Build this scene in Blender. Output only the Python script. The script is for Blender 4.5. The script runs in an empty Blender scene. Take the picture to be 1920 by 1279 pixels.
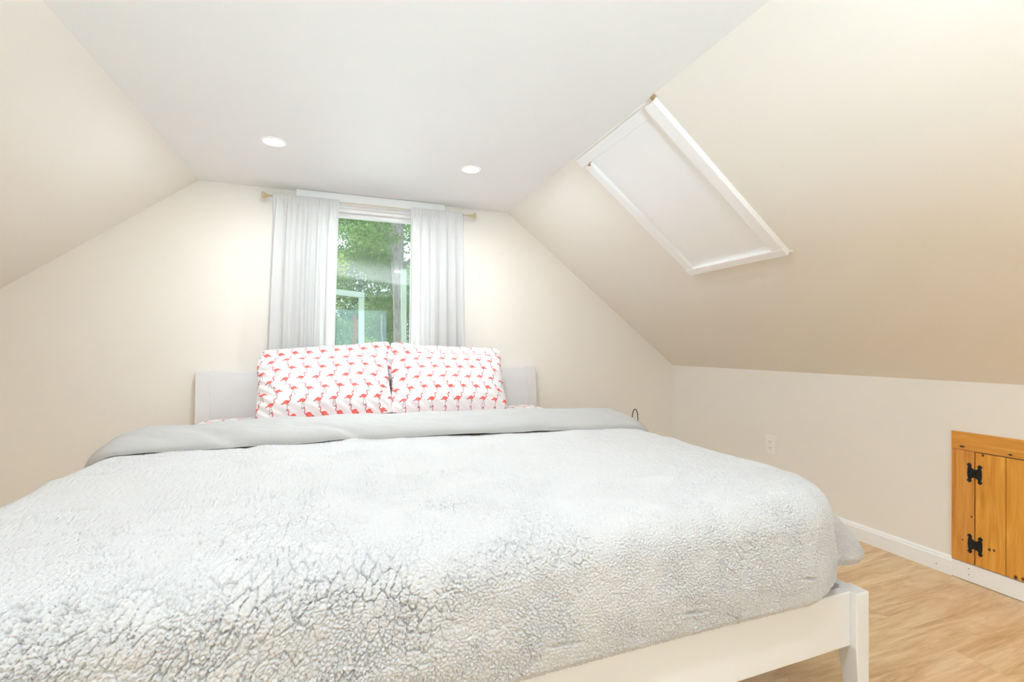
import bpy, bmesh, math, random
import numpy as np
from mathutils import Vector, Matrix
PI = math.pi
sc = bpy.context.scene
COL = sc.collection

# ------------------------------------------------------------------ materials
def srgb(r, g, b):
    def f(c):
        c /= 255.0
        return c / 12.92 if c <= 0.04045 else ((c + 0.055) / 1.055) ** 2.4
    return (f(r), f(g), f(b), 1.0)

class NT:
    def __init__(s, name):
        s.m = bpy.data.materials.new(name); s.m.use_nodes = True
        s.t = s.m.node_tree; s.t.nodes.clear()
        s.out = s.t.nodes.new('ShaderNodeOutputMaterial')
    def n(s, typ, ins=None, **kw):
        nd = s.t.nodes.new(typ)
        for k, v in kw.items(): setattr(nd, k, v)
        for k, v in (ins or {}).items(): s.put(nd, k, v)
        return nd
    def put(s, nd, k, v):
        sock = nd.inputs[k]
        if isinstance(v, bpy.types.NodeSocket): s.t.links.new(v, sock)
        elif isinstance(v, bpy.types.Node): s.t.links.new(v.outputs[0], sock)
        else: sock.default_value = v
    def coords(s, scale=(1, 1, 1), uv=False, rot=(0, 0, 0)):
        tc = s.n('ShaderNodeTexCoord')
        mp = s.n('ShaderNodeMapping', {'Vector': tc.outputs['UV' if uv else 'Object'], 'Scale': scale, 'Rotation': rot})
        return mp.outputs[0]
    def noise(s, vec, scale, detail=4, rough=0.55, dist=0.0):
        return s.n('ShaderNodeTexNoise', {'Vector': vec, 'Scale': scale, 'Detail': detail, 'Roughness': rough, 'Distortion': dist}).outputs['Fac']
    def ramp(s, fac, stops):
        r = s.n('ShaderNodeValToRGB', {'Fac': fac})
        e = r.color_ramp.elements
        while len(e) > 2: e.remove(e[-1])
        while len(e) < len(stops): e.new(0.5)
        for el, (p, c) in zip(e, stops): el.position = p; el.color = c
        return r.outputs[0]
    def mix(s, fac, a, b):
        m = s.n('ShaderNodeMix', data_type='RGBA')
        s.put(m, 0, fac); s.put(m, 6, a); s.put(m, 7, b)
        return m.outputs[2]
    def math(s, op, a, b=0.0, c=None, clamp=False):
        m = s.n('ShaderNodeMath', operation=op, use_clamp=clamp)
        s.put(m, 0, a); s.put(m, 1, b)
        if c is not None: s.put(m, 2, c)
        return m.outputs[0]
    def bump(s, h, strength=0.3, dist=0.01, normal=None):
        ins = {'Height': h, 'Strength': strength, 'Distance': dist}
        if normal is not None: ins['Normal'] = normal
        return s.n('ShaderNodeBump', ins).outputs[0]
    def princ(s, **kw):
        p = s.n('ShaderNodeBsdfPrincipled')
        for k, v in kw.items(): s.put(p, k.replace('_', ' '), v)
        s.t.links.new(p.outputs[0], s.out.inputs[0])
        return p
    def surface(s, sh): s.t.links.new(sh if isinstance(sh, bpy.types.NodeSocket) else sh.outputs[0], s.out.inputs[0])

def paint(name, rgb, rough=0.6, var=0.03, bump=0.08, nscale=90):
    k = NT(name); v = k.coords()
    c = srgb(*rgb); d = tuple(x * (1 - var) for x in c[:3]) + (1,)
    col = k.mix(k.noise(v, 3.0, 1), c, d)
    nb = k.bump(k.noise(v, nscale, 1), bump, 0.002)
    k.princ(Base_Color=col, Roughness=rough, Normal=nb)
    return k.m

M = {}
M['wall'] = paint('cream_wall_paint', (244, 238, 229), 0.55)
M['slope'] = paint('cream_slope_paint', (244, 238, 229), 0.5)
M['ceiling'] = paint('white_ceiling_paint', (244, 244, 243), 0.6)
M['trim'] = paint('white_trim_paint', (250, 249, 248), 0.4)
M['bed'] = paint('white_lacquer', (229, 227, 225), 0.35, 0.02, 0.03)
M['plastic'] = paint('white_plastic', (250, 245, 238), 0.35, 0.01, 0.01)
M['slot'] = paint('dark_slot', (128, 118, 106), 0.7)
M['iron'] = paint('black_iron', (14, 12, 12), 0.5, 0.2, 0.2, 300)
M['nail'] = paint('nail_head', (120, 112, 104), 0.5)
M['rawwood'] = paint('raw_pine_end', (186, 150, 104), 0.7, 0.2)

def metal():
    k = NT('antique_brass'); v = k.coords()
    k.princ(Base_Color=k.mix(k.noise(v, 60), srgb(232, 220, 188), srgb(206, 188, 146)), Metallic=0.85, Roughness=0.28)
    return k.m
M['brass'] = metal()
M['champagne'] = paint('champagne_enamel', (216, 208, 192), 0.3)

def floor_mat():
    k = NT('oak_vinyl_floor')
    v = k.coords()
    # planks along X, 0.18 m wide
    br = k.n('ShaderNodeTexBrick', {'Vector': v, 'Color1': (0.25, 0.25, 0.25, 1), 'Color2': (0.8, 0.8, 0.8, 1), 'Mortar': (0.5, 0.5, 0.5, 1),
                                    'Scale': 1.0, 'Mortar Size': 0.0008, 'Brick Width': 1.22, 'Row Height': 0.18})
    off = k.n('ShaderNodeVectorMath', {0: v, 1: br.outputs[0]}, operation='ADD').outputs[0]
    g1 = k.n('ShaderNodeMapping', {'Vector': off, 'Scale': (1.3, 9, 1)}).outputs[0]
    g2 = k.n('ShaderNodeMapping', {'Vector': off, 'Scale': (6, 90, 1)}).outputs[0]
    broad = k.noise(g1, 1.6, 6, 0.62, 1.5)
    fine = k.noise(g2, 1.3, 5, 0.6, 0.6)
    f = k.math('ADD', k.math('MULTIPLY', broad, 0.72), k.math('MULTIPLY', fine, 0.28))
    col = k.ramp(f, [(0.30, srgb(182, 140, 98)), (0.44, srgb(210, 173, 130)), (0.55, srgb(226, 195, 154)), (0.70, srgb(240, 218, 186))])
    bl = k.n('ShaderNodeMixRGB', {'Fac': 0.08, 'Color1': col, 'Color2': br.outputs[0]}, blend_type='OVERLAY').outputs[0]
    seam = k.mix(k.math('MULTIPLY', br.outputs['Fac'], 0.14), bl, srgb(150, 112, 74))
    nb = k.bump(fine, 0.12, 0.002)
    k.princ(Base_Color=seam, Roughness=0.42, Normal=nb)
    return k.m
M['floor'] = floor_mat()

def pine(name, axis, knots=(), seed=0.0, tone=0):
    """orange pine; axis = grain direction ('Y' or 'Z'); knots = (y, z, size) in object space"""
    k = NT(name)
    tc = k.n('ShaderNodeTexCoord').outputs['Object']
    add = k.n('ShaderNodeVectorMath', {0: tc, 1: (seed, seed * 1.7, seed * 0.6)}, operation='ADD').outputs[0]
    sc1 = (6, 26, 2.2) if axis == 'Z' else (6, 2.2, 26)
    sc2 = (20, 220, 5) if axis == 'Z' else (20, 5, 220)
    a = k.noise(k.n('ShaderNodeMapping', {'Vector': add, 'Scale': sc1}).outputs[0], 1.0, 4, 0.6, 1.6)
    b = k.noise(k.n('ShaderNodeMapping', {'Vector': add, 'Scale': sc2}).outputs[0], 1.0, 4, 0.6, 0.4)
    f = k.math('ADD', k.math('MULTIPLY', a, 0.7), k.math('MULTIPLY', b, 0.3))
    t = tone
    col = k.ramp(f, [(0.28, srgb(176 + t, 108 + t, 34)), (0.45, srgb(208 + t, 138 + t, 54)), (0.6, srgb(222 + t, 156 + t, 70)), (0.78, srgb(236, 178 + t, 98))])
    sep = k.n('ShaderNodeSeparateXYZ', {0: tc})
    for (ky, kz, ks) in knots:
        if axis == 'Z': sy, sz = ks, ks * 1.5
        else: sy, sz = ks * 1.8, ks
        dy = k.math('DIVIDE', k.math('SUBTRACT', sep.outputs[1], ky), sy)
        dz = k.math('DIVIDE', k.math('SUBTRACT', sep.outputs[2], kz), sz)
        r = k.math('SQRT', k.math('ADD', k.math('MULTIPLY', dy, dy), k.math('MULTIPLY', dz, dz)))
        r = k.math('ADD', r, k.math('MULTIPLY', k.math('SUBTRACT', b, 0.5), 1.2))
        m = k.n('ShaderNodeMapRange', {0: r, 1: 0.6, 2: 1.6, 3: 1.0, 4: 0.0}).outputs[0]
        col = k.mix(m, col, srgb(62, 28, 10))
    k.princ(Base_Color=col, Roughness=0.42, Normal=k.bump(b, 0.08, 0.001))
    return k.m

def sherpa_mat():
    k = NT('white_sherpa_fleece')
    uv = k.coords(uv=True)
    h = k.noise(uv, 420, 1, 0.6)
    col = k.mix(k.noise(uv, 5, 1), srgb(208, 205, 203), srgb(203, 200, 198))
    k.princ(Base_Color=col, Roughness=0.95, Normal=k.bump(h, 0.40, 0.0016))
    return k.m
M['sherpa'] = sherpa_mat()

def cloth(name, rgb, scale=700, bump=0.12):
    k = NT(name); v = k.coords()
    k.princ(Base_Color=k.mix(k.noise(v, 4), srgb(*rgb), srgb(*[max(0, c - 5) for c in rgb])), Roughness=0.85,
            Normal=k.bump(k.math('ADD', k.noise(v, scale, 1), k.math('MULTIPLY', k.noise(v, 25, 2), 2.0)), bump, 0.003))
    return k.m
M['lining'] = cloth('light_grey_fleece_lining', (187, 184, 181), 500, 0.2)

def print_mat():
    k = NT('flamingo_print_cotton')
    at = k.n('ShaderNodeAttribute', attribute_name='print', attribute_type='GEOMETRY')
    v = k.coords()
    k.princ(Base_Color=at.outputs['Color'], Roughness=0.85, Normal=k.bump(k.noise(v, 800, 1), 0.06, 0.001))
    return k.m
M['print'] = print_mat()

def curtain_mat():
    k = NT('sheer_white_curtain')
    v = k.coords((300, 300, 300))
    c = k.mix(k.noise(v, 1.0, 2), srgb(241, 240, 238), srgb(233, 232, 231))
    d = k.n('ShaderNodeBsdfDiffuse', {'Color': c}); t = k.n('ShaderNodeBsdfTranslucent', {'Color': c})
    tr = k.n('ShaderNodeBsdfTransparent', {'Color': (1, 1, 1, 1)})
    a = k.n('ShaderNodeMixShader', {0: 0.42, 1: d.outputs[0], 2: t.outputs[0]})
    b = k.n('ShaderNodeMixShader', {0: 0.06, 1: a.outputs[0], 2: tr.outputs[0]})
    k.surface(b); return k.m
M['curtain'] = curtain_mat()

def glass_mat(refl_band):
    k = NT('window_glass')
    tr = k.n('ShaderNodeBsdfTransparent', {'Color': (0.93, 0.97, 0.95, 1)})
    gl = k.n('ShaderNodeBsdfGlossy', {'Color': (1, 1, 1, 1), 'Roughness': 0.02})
    fr = k.n('ShaderNodeFresnel', {'IOR': 1.45})
    a = k.n('ShaderNodeMixShader', {0: fr.outputs[0], 1: tr.outputs[0], 2: gl.outputs[0]})
    if refl_band:   # pale room reflection painted as a band into the pane, over a faint veil
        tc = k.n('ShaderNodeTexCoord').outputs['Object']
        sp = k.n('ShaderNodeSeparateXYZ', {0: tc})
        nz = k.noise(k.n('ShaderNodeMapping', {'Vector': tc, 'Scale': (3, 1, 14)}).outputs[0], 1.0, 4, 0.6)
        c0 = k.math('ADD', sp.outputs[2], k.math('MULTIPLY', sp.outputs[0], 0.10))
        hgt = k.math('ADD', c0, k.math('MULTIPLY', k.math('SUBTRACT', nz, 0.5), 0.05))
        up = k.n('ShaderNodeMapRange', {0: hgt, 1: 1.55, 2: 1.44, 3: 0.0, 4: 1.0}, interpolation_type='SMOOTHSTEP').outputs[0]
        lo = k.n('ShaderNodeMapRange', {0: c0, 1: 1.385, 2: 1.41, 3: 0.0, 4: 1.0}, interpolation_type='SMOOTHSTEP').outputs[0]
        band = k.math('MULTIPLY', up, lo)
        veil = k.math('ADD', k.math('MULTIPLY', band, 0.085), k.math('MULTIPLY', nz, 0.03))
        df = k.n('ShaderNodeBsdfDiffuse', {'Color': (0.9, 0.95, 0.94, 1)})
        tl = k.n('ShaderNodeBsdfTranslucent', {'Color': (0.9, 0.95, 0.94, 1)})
        pale_refl = k.n('ShaderNodeMixShader', {0: 0.5, 1: df.outputs[0], 2: tl.outputs[0]})
        a = k.n('ShaderNodeMixShader', {0: veil, 1: a.outputs[0], 2: pale_refl.outputs[0]})
    k.surface(a); return k.m
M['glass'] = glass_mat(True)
M['glass_plain'] = glass_mat(False)

def emit(name, rgb, s):
    k = NT(name); k.surface(k.n('ShaderNodeEmission', {'Color': srgb(*rgb), 'Strength': s})); return k.m
M['lamp'] = emit('lamp_lens_glow', (255, 250, 240), 6.0)

def leaf_mat(name, a, b):
    k = NT(name); v = k.coords()
    c = k.mix(k.noise(v, 1.7, 3), srgb(*a), srgb(*b))
    d = k.n('ShaderNodeBsdfDiffuse', {'Color': c}); t = k.n('ShaderNodeBsdfTranslucent', {'Color': c})
    k.surface(k.n('ShaderNodeMixShader', {0: 0.5, 1: d.outputs[0], 2: t.outputs[0]})); return k.m
M['leaf1'] = leaf_mat('leaf_green', (158, 186, 112), (104, 142, 92))
M['leaf2'] = leaf_mat('leaf_deep_green', (126, 162, 112), (84, 122, 90))
M['leaf3'] = leaf_mat('leaf_yellow_green', (202, 216, 106), (150, 184, 96))
def bark_mat(name, a, b):
    k = NT(name); v = k.coords((1, 1, 0.25))
    f = k.math('MULTIPLY_ADD', k.math('SUBTRACT', k.noise(v, 22, 6, 0.7, 0.6), .5), 2.0, .5, True)
    k.princ(Base_Color=k.mix(f, srgb(*a), srgb(*b)), Roughness=0.95, Normal=k.bump(f, 0.7, 0.03)); return k.m
M['bark'] = bark_mat('grey_bark', (124, 122, 120), (206, 204, 198))
M['bark2'] = bark_mat('red_brown_bark', (128, 84, 58), (176, 128, 92))
M['ground'] = paint('leafy_ground', (96, 104, 70), 0.95, 0.3)
M['siding'] = paint('pale_painted_timber', (176, 196, 184), 0.6)
M['tan_wall'] = paint('weathered_tan_boards', (140, 132, 112), 0.8, 0.2)

# ------------------------------------------------------------------ builders
def link(name, me, mat, parent=None, smooth=False, auto=None):
    o = bpy.data.objects.new(name, me); COL.objects.link(o)
    if mat is not None: me.materials.append(mat)
    if parent is not None: o.parent = parent
    if smooth:
        me.polygons.foreach_set('use_smooth', [True] * len(me.polygons))
    return o
def from_bm(name, bm, mat, parent=None, smooth=False, bevel=0.0, seg=2):
    bmesh.ops.recalc_face_normals(bm, faces=bm.faces[:])
    me = bpy.data.meshes.new(name); bm.to_mesh(me); bm.free()
    o = link(name, me, mat, parent, smooth)
    if bevel:
        md = o.modifiers.new('Bevel', 'BEVEL'); md.width = bevel; md.segments = seg; md.limit_method = 'ANGLE'; md.angle_limit = 0.6
    return o
def box(bm, x0, x1, y0, y1, z0, z1):
    vs = [bm.verts.new(p) for p in ((x0, y0, z0), (x1, y0, z0), (x1, y1, z0), (x0, y1, z0), (x0, y0, z1), (x1, y0, z1), (x1, y1, z1), (x0, y1, z1))]
    for f in ((0, 3, 2, 1), (4, 5, 6, 7), (0, 1, 5, 4), (1, 2, 6, 5), (2, 3, 7, 6), (3, 0, 4, 7)): bm.faces.new([vs[i] for i in f])
    return vs
def prism(bm, pts, vec):
    """closed 3-D polygon extruded along vec"""
    a = [bm.verts.new(p) for p in pts]; b = [bm.verts.new(Vector(p) + Vector(vec)) for p in pts]
    bm.faces.new(a); bm.faces.new(b[::-1])
    n = len(a)
    for i in range(n): bm.faces.new([a[i], b[i], b[(i + 1) % n], a[(i + 1) % n]])
def tube(bm, pts, r, seg=10, cap=True):
    pts = [Vector(p) for p in pts]; rs = r if isinstance(r, (list, tuple)) else [r] * len(pts)
    rings = []; up = Vector((0.123, 0.97, 0.2))
    for i, p in enumerate(pts):
        t = (pts[min(i + 1, len(pts) - 1)] - pts[max(i - 1, 0)]).normalized()
        u = t.cross(up)
        if u.length < 1e-3: u = t.cross(Vector((1, 0, 0)))
        u.normalize(); w = t.cross(u)
        rings.append([bm.verts.new(p + rs[i] * (math.cos(2 * PI * k / seg) * u + math.sin(2 * PI * k / seg) * w)) for k in range(seg)])
    for a, b in zip(rings, rings[1:]):
        for k in range(seg): bm.faces.new([a[k], a[(k + 1) % seg], b[(k + 1) % seg], b[k]])
    if cap: bm.faces.new(rings[0][::-1]); bm.faces.new(rings[-1])
def lathe(bm, prof, origin, axis, seg=24):
    """prof = [(r, h)], revolved about axis through origin"""
    axis = Vector(axis).normalized(); u = axis.orthogonal().normalized(); w = axis.cross(u); o = Vector(origin)
    rings = [[bm.verts.new(o + axis * h + r * (math.cos(2 * PI * k / seg) * u + math.sin(2 * PI * k / seg) * w)) for k in range(seg)] for r, h in prof]
    for a, b in zip(rings, rings[1:]):
        for k in range(seg): bm.faces.new([a[k], a[(k + 1) % seg], b[(k + 1) % seg], b[k]])
    bm.faces.new(rings[0][::-1]); bm.faces.new(rings[-1])
def thing(name, label, cat, loc=(0, 0, 0), group=None):
    o = bpy.data.objects.new(name, None); COL.objects.link(o); o.location = loc; o.empty_display_size = 0.1
    return tag(o, label, cat, group)
def tag(o, label, cat, group=None):
    o['label'] = label; o['category'] = cat
    if group: o['group'] = group
    return o
def struct(o): o['kind'] = 'structure'; return o
def off(bm, v):   # move geometry so that the empty's location is the local origin
    for q in bm.verts: q.co -= Vector(v)
    return bm

# ------------------------------------------------------------------ room shell
D = 2.964; XR = 2.43; XL = -2.12; KN = 0.822; CE = 1.88; CL = -0.743; CR = 1.055; YB = -3.1
WX0, WX1, WZ0, WZ1 = -0.17, 0.53, 0.70, 1.80      # bedside window opening
bm = bmesh.new(); box(bm, XL - .12, XR + .12, YB - .12, D + .15, -.12, 0); struct(from_bm('floor', bm, M['floor']))
bm = bmesh.new(); box(bm, CL - .02, CR + .02, YB - .12, D + .15, CE, CE + .12); struct(from_bm('ceiling', bm, M['ceiling']))
def slope(name, x0, x1):
    bm = bmesh.new(); s = 1 if x1 > x0 else -1
    nx, nz = s * (CE - KN), abs(x1 - x0); L = math.hypot(nx, nz); nx, nz = nx / L * .12, nz / L * .12
    prism(bm, [(x0, YB - .12, CE), (x1, YB - .12, KN), (x1 + nx, YB - .12, KN + nz), (x0 + nx, YB - .12, CE + nz)], (0, D + .15 - YB + .12, 0))
    return struct(from_bm(name, bm, M['slope']))
slope('ceiling_right', CR, XR); slope('ceiling_left', CL, XL)
for nm, x0, x1 in (('wall_right', XR, XR + .12), ('wall_left', XL - .12, XL)):
    bm = bmesh.new(); box(bm, x0, x1, YB - .12, D + .15, 0, KN + .05); struct(from_bm(nm, bm, M['wall']))
def gable(name, y, ey, hx0, hx1, hz0, hz1):
    bm = bmesh.new(); e = (0, ey, 0)
    prism(bm, [(XL, y, 0), (hx0, y, 0), (hx0, y, CE), (CL, y, CE), (XL, y, KN)], e)
    prism(bm, [(hx1, y, 0), (XR, y, 0), (XR, y, KN), (CR, y, CE), (hx1, y, CE)], e)
    prism(bm, [(hx0, y, 0), (hx1, y, 0), (hx1, y, hz0), (hx0, y, hz0)], e)
    prism(bm, [(hx0, y, hz1), (hx1, y, hz1), (hx1, y, CE), (hx0, y, CE)], e)
    return struct(from_bm(name, bm, M['wall']))
gable('wall_back', D, .15, WX0, WX1, WZ0, WZ1)
RX0, RX1, RZ0, RZ1 = -0.55, 0.85, 0.45, 1.72
gable('wall_front', YB, -.12, RX0, RX1, RZ0, RZ1)

# bedside window: one tall sash, casing up to the ceiling
def window(name, x0, x1, z0, z1, yi, s, glass):
    """yi = inner wall face, s = +1 when outdoors lies towards +Y"""
    w = struct(thing(name, '', '')) if False else None
    root = bpy.data.objects.new(name, None); COL.objects.link(root); struct(root)
    def yb(a, b): return (yi + s * a, yi + s * b) if s > 0 else (yi + s * b, yi + s * a)
    bm = bmesh.new(); a, b = yb(.0, .15)
    for q in ((x0, x0 + .02, z0, z1), (x1 - .02, x1, z0, z1), (x0, x1, z0, z0 + .02), (x0, x1, z1 - .02, z1)): box(bm, q[0], q[1], a, b, q[2], q[3])
    from_bm('window_jamb', bm, M['trim'], root)
    bm = bmesh.new(); a, b = yb(.03, .07); i = .02; r = .045
    X0, X1, Z0, Z1 = x0 + i, x1 - i, z0 + i, z1 - i
    box(bm, X0, X0 + r, a, b, Z0, Z1); box(bm, X1 - r, X1, a, b, Z0, Z1); box(bm, X0 + r, X1 - r, a, b, Z0, Z0 + r); box(bm, X0 + r, X1 - r, a, b, Z1 - .02, Z1)
    from_bm('window_sash', bm, M['trim'], root, bevel=.003)
    bm = bmesh.new(); a, b = yb(.048, .052); box(bm, X0 + r - .004, X1 - r + .004, a, b, Z0 + r - .004, Z1 - .02 + .004)
    from_bm('window_glass', bm, glass, root)
    cw = .083
    bm = bmesh.new(); a, b = yb(-.04, 0); box(bm, x0 - cw, x1 + cw, a, b, z1 + .012, CE - .002)
    a2, b2 = yb(-.028, 0); box(bm, x0 - cw, x1 + cw, a2, b2, z1 - .002, z1 + .012)
    from_bm('window_head_casing', bm, M['trim'], root, bevel=.003)
    bm = bmesh.new(); a, b = yb(-.02, 0)
    box(bm, x0 - cw, x0 + .006, a, b, z0, z1 - .002); box(bm, x1 - .006, x1 + cw, a, b, z0, z1 - .002)
    from_bm('window_side_casing', bm, M['trim'], root, bevel=.003)
    bm = bmesh.new(); a, b = yb(-.045, .03); box(bm, x0 - cw - .02, x1 + cw + .02, a, b, z0 - .022, z0)
    from_bm('window_sill', bm, M['trim'], root, bevel=.004)
    return root
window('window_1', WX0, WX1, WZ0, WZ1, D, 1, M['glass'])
window('window_2', RX0, RX1, RZ0, RZ1, YB, -1, M['glass_plain'])  # unseen rear window, added to let light in behind the camera

# moulded baseboards
def baseboard(name, p0, p1, nrm, h=.08, mould=True):
    """profile extruded from p0 to p1; nrm points into the room"""
    bm = bmesh.new(); n = Vector(nrm)
    prof = [(0, 0), (.014, 0), (.014, h - .018), (.010, h - .012), (.010, h - .008), (.006, h - .002), (.003, h), (0, h)] if mould else [(0, .003), (.013, .003), (.013, h), (0, h)]
    prism(bm, [Vector(p0) + n * a + Vector((0, 0, b)) for a, b in prof], Vector(p1) - Vector(p0))
    return struct(from_bm(name, bm, M['trim']))
HY0, HY1 = 1.194, 0.16      # far and near edges of the small knee-wall door
baseboard('baseboard_right', (XR, D, 0), (XR, HY0 - .002, 0), (-1, 0, 0))
baseboard('baseboard_left', (XL, YB, 0), (XL, D, 0), (1, 0, 0))
baseboard('baseboard_back', (XL + .014, D, 0), (XR - .014, D, 0), (0, -1, 0))
t1 = baseboard('trim_1', (XR, HY0 - .002, 0), (XR, HY1, 0), (-1, 0, 0), .072, False)
def dots(name, pts, r, mat, parent, ax=(-1, 0, 0), th=.001):
    bm = bmesh.new()
    for p in pts: lathe(bm, [(r, -.0005), (r, th * .6), (r * .5, th)], p, ax, 10)
    return from_bm(name, bm, mat, parent)
dots('nail', [(XR - .013, 1.135, .054), (XR - .013, 1.135, .030)], .002, M['nail'], t1)
dots('nail', [(XR - .014, 1.245, .028)], .002, M['nail'], t1)

# ------------------------------------------------------------------ recessed lights
def downlight(x, y, label, first=[None]):
    if first[0] is None:
        r = thing('recessed_light', label, 'ceiling light', (x, y, CE), 'recessed ceiling lights')
        bm = bmesh.new()
        prof = [(.043, -.001), (.0435, -.005), (.049, -.004), (.052, 0.0), (.052, .004), (.043, .004)]
        seg = 40; rings = [[bm.verts.new((a * math.cos(2 * PI * k / seg), a * math.sin(2 * PI * k / seg), h)) for k in range(seg)] for a, h in prof]
        for a, b in zip(rings, rings[1:] + rings[:1]):
            for k in range(seg): bm.faces.new([a[k], a[(k + 1) % seg], b[(k + 1) % seg], b[k]])
        from_bm('trim_ring', bm, M['trim'], r, smooth=True)
        bm = bmesh.new(); lathe(bm, [(.0432, .003), (.0432, -.0022), (.030, -.0032), (.006, -.0036)], (0, 0, 0), (0, 0, 1), 40)
        from_bm('lens', bm, M['lamp'], r, smooth=True)
        first[0] = r
    else:
        r = first[0].copy(); COL.objects.link(r); r.location = (x, y, CE); r['label'] = label
        for ch in first[0].children:
            if ch.type != 'MESH': continue
            c = ch.copy(); COL.objects.link(c); c.parent = r
    return r
LAMPS = [(-.289, 2.29), (.617, 2.30), (-.289, .35), (.617, .35), (-.289, -1.6), (.617, -1.6)]
downlight(*LAMPS[0], 'round glowing recessed ceiling light left of the window, larger of the two in view')
downlight(*LAMPS[1], 'round glowing recessed ceiling light right of the window, nearer the skylight')
for i, p in enumerate(LAMPS[2:]):  # extra downlights out of view, added to brighten the room
    downlight(*p, ['recessed ceiling light above the foot of the bed, left one', 'recessed ceiling light above the foot of the bed, right one',
                   'recessed ceiling light at the room\'s rear window, left one', 'recessed ceiling light at the room\'s rear window, right one'][i])
LAMP_W = 6.6
for i, (x, y) in enumerate(LAMPS):
    l = bpy.data.lights.new('lamp_light', 'AREA'); l.shape = 'DISK'; l.size = .08; l.energy = LAMP_W; l.color = (.82, .92, 1.0)
    o = bpy.data.objects.new('lamp_light', l); COL.objects.link(o); o.location = (x, y, CE - .012)

# ------------------------------------------------------------------ covered skylight on the right slope
dv = Vector((XR - CR, 0, KN - CE)).normalized(); nv = Vector((dv.z, 0, -dv.x)); nv = -nv if nv.z > 0 else nv
SKY0 = Vector((CR, 0, CE))
def sp(d, y, n): return SKY0 + dv * d + Vector((0, y, 0)) + nv * n
def sbox(bm, d0, d1, y0, y1, n0, n1):
    vs = [bm.verts.new(sp(*p)) for p in ((d0, y0, n0), (d1, y0, n0), (d1, y1, n0), (d0, y1, n0), (d0, y0, n1), (d1, y0, n1), (d1, y1, n1), (d0, y1, n1))]
    for f in ((0, 3, 2, 1), (4, 5, 6, 7), (0, 1, 5, 4), (1, 2, 6, 5), (2, 3, 7, 6), (3, 0, 4, 7)): bm.faces.new([vs[i] for i in f])
sk = thing('skylight', 'covered skylight with raised white casing on the right sloping ceiling', 'skylight', sp(.85, 1.67, 0))
so = sk.location.copy()
bm = bmesh.new(); sbox(bm, .05, .83, 1.43, 1.92, .001, .006); from_bm('cover_panel', off(bm, so), M['trim'], sk)
bm = bmesh.new(); sbox(bm, .012, .8117, 1.388, 1.440, .0, .024); from_bm('casing_board', off(bm, so), M['trim'], sk, bevel=.002)
bm = bmesh.new(); sbox(bm, .06, .812, 1.905, 1.952, .0, .024); from_bm('casing_board', off(bm, so), M['trim'], sk, bevel=.002)
bm = bmesh.new(); sbox(bm, .812, .850, 1.388, 1.955, .0, .026); from_bm('casing_board', off(bm, so), M['trim'], sk, bevel=.002)
bm = bmesh.new(); sbox(bm, .010, .058, 1.442, 1.99, .0, .010); from_bm('casing_board', off(bm, so), M['trim'], sk, bevel=.002)
bm = bmesh.new(); sbox(bm, .0, .0115, 1.385, 1.402, .0, .012); from_bm('bare_wood_shim', off(bm, so), M['rawwood'], sk)
bm = bmesh.new(); sbox(bm, .0585, .068, 1.906, 1.924, .012, .0245); from_bm('bare_wood_shim', off(bm, so), M['rawwood'], sk)
bm = bmesh.new(); sbox(bm, .846, .853, 1.376, 1.390, .0, .008); from_bm('caulk_bead', off(bm, so), M['trim'], sk, bevel=.002)
# ------------------------------------------------------------------ small pine door in the knee wall
hd = thing('access_door', 'small orange pine plank door set low in the right knee wall', 'door', (XR, (HY0 + HY1) / 2, .072))
ho = hd.location.copy(); HT = .613; BT = .538
def hbox(bm, y0, y1, z0, z1, t, t0=0.0): box(bm, XR - t, XR - t0, min(y0, y1), max(y0, y1), z0, z1)
K = lambda y, z: (y - ho.y, z - ho.z)
bm = bmesh.new(); hbox(bm, HY0, HY1, BT + .0015, HT, .011)
from_bm('frame_board', off(bm, ho), pine('pine_top_board', 'Y', [K(1.158, .552) + (.0042,), K(1.01, .55) + (.0030,)], .7), hd, bevel=.0015)
bm = bmesh.new(); hbox(bm, HY0, 1.1195, .074, BT, .010)
from_bm('frame_board', off(bm, ho), pine('pine_side_board', 'Z', [K(1.128, .27) + (.0028,), K(1.157, .165) + (.0022,)], 2.3, -8), hd, bevel=.0015)
bm = bmesh.new(); hbox(bm, .255, HY1, .074, BT, .010)
from_bm('frame_board', off(bm, ho), pine('pine_side_board', 'Z', [], 5.3, -8), hd, bevel=.0015)
bm = bmesh.new(); hbox(bm, 1.1185, .256, .074, BT + .001, .001); from_bm('door_backing', off(bm, ho), M['slot'], hd)
dl = None
ys = [1.116, 1.0235, .876, .70, .52, .40, .259]
bm = bmesh.new()
for a, b in zip(ys, ys[1:]): hbox(bm, a - .0008, b + .0008, .0755, BT - .0025, .010, .001)
dl = from_bm('door_leaf', off(bm, ho), pine('pine_door_planks', 'Z', [K(1.092, .530) + (.0032,), K(1.072, .158) + (.0036,), K(1.058, .160) + (.0030,),
     K(.995, .083) + (.005,), K(.975, .086) + (.0045,)], 9.1, 6), hd, bevel=.0012)
def leaf_poly(s):
    # half of an H hinge: barrel side straight, outer side bowed, spade tips
    p = [(.003, -.017), (.008, -.020), (.011, -.025), (.0105, -.0285), (.0085, -.032), (.0165, -.041), (.0255, -.032), (.021, -.026), (.0225, -.016), (.0235, 0),
         (.0225, .016), (.021, .026), (.0255, .032), (.0165, .041), (.0085, .032), (.0105, .0285), (.011, .025), (.008, .020), (.003, .017)]
    return [(s * a, b) for a, b in p]
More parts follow.
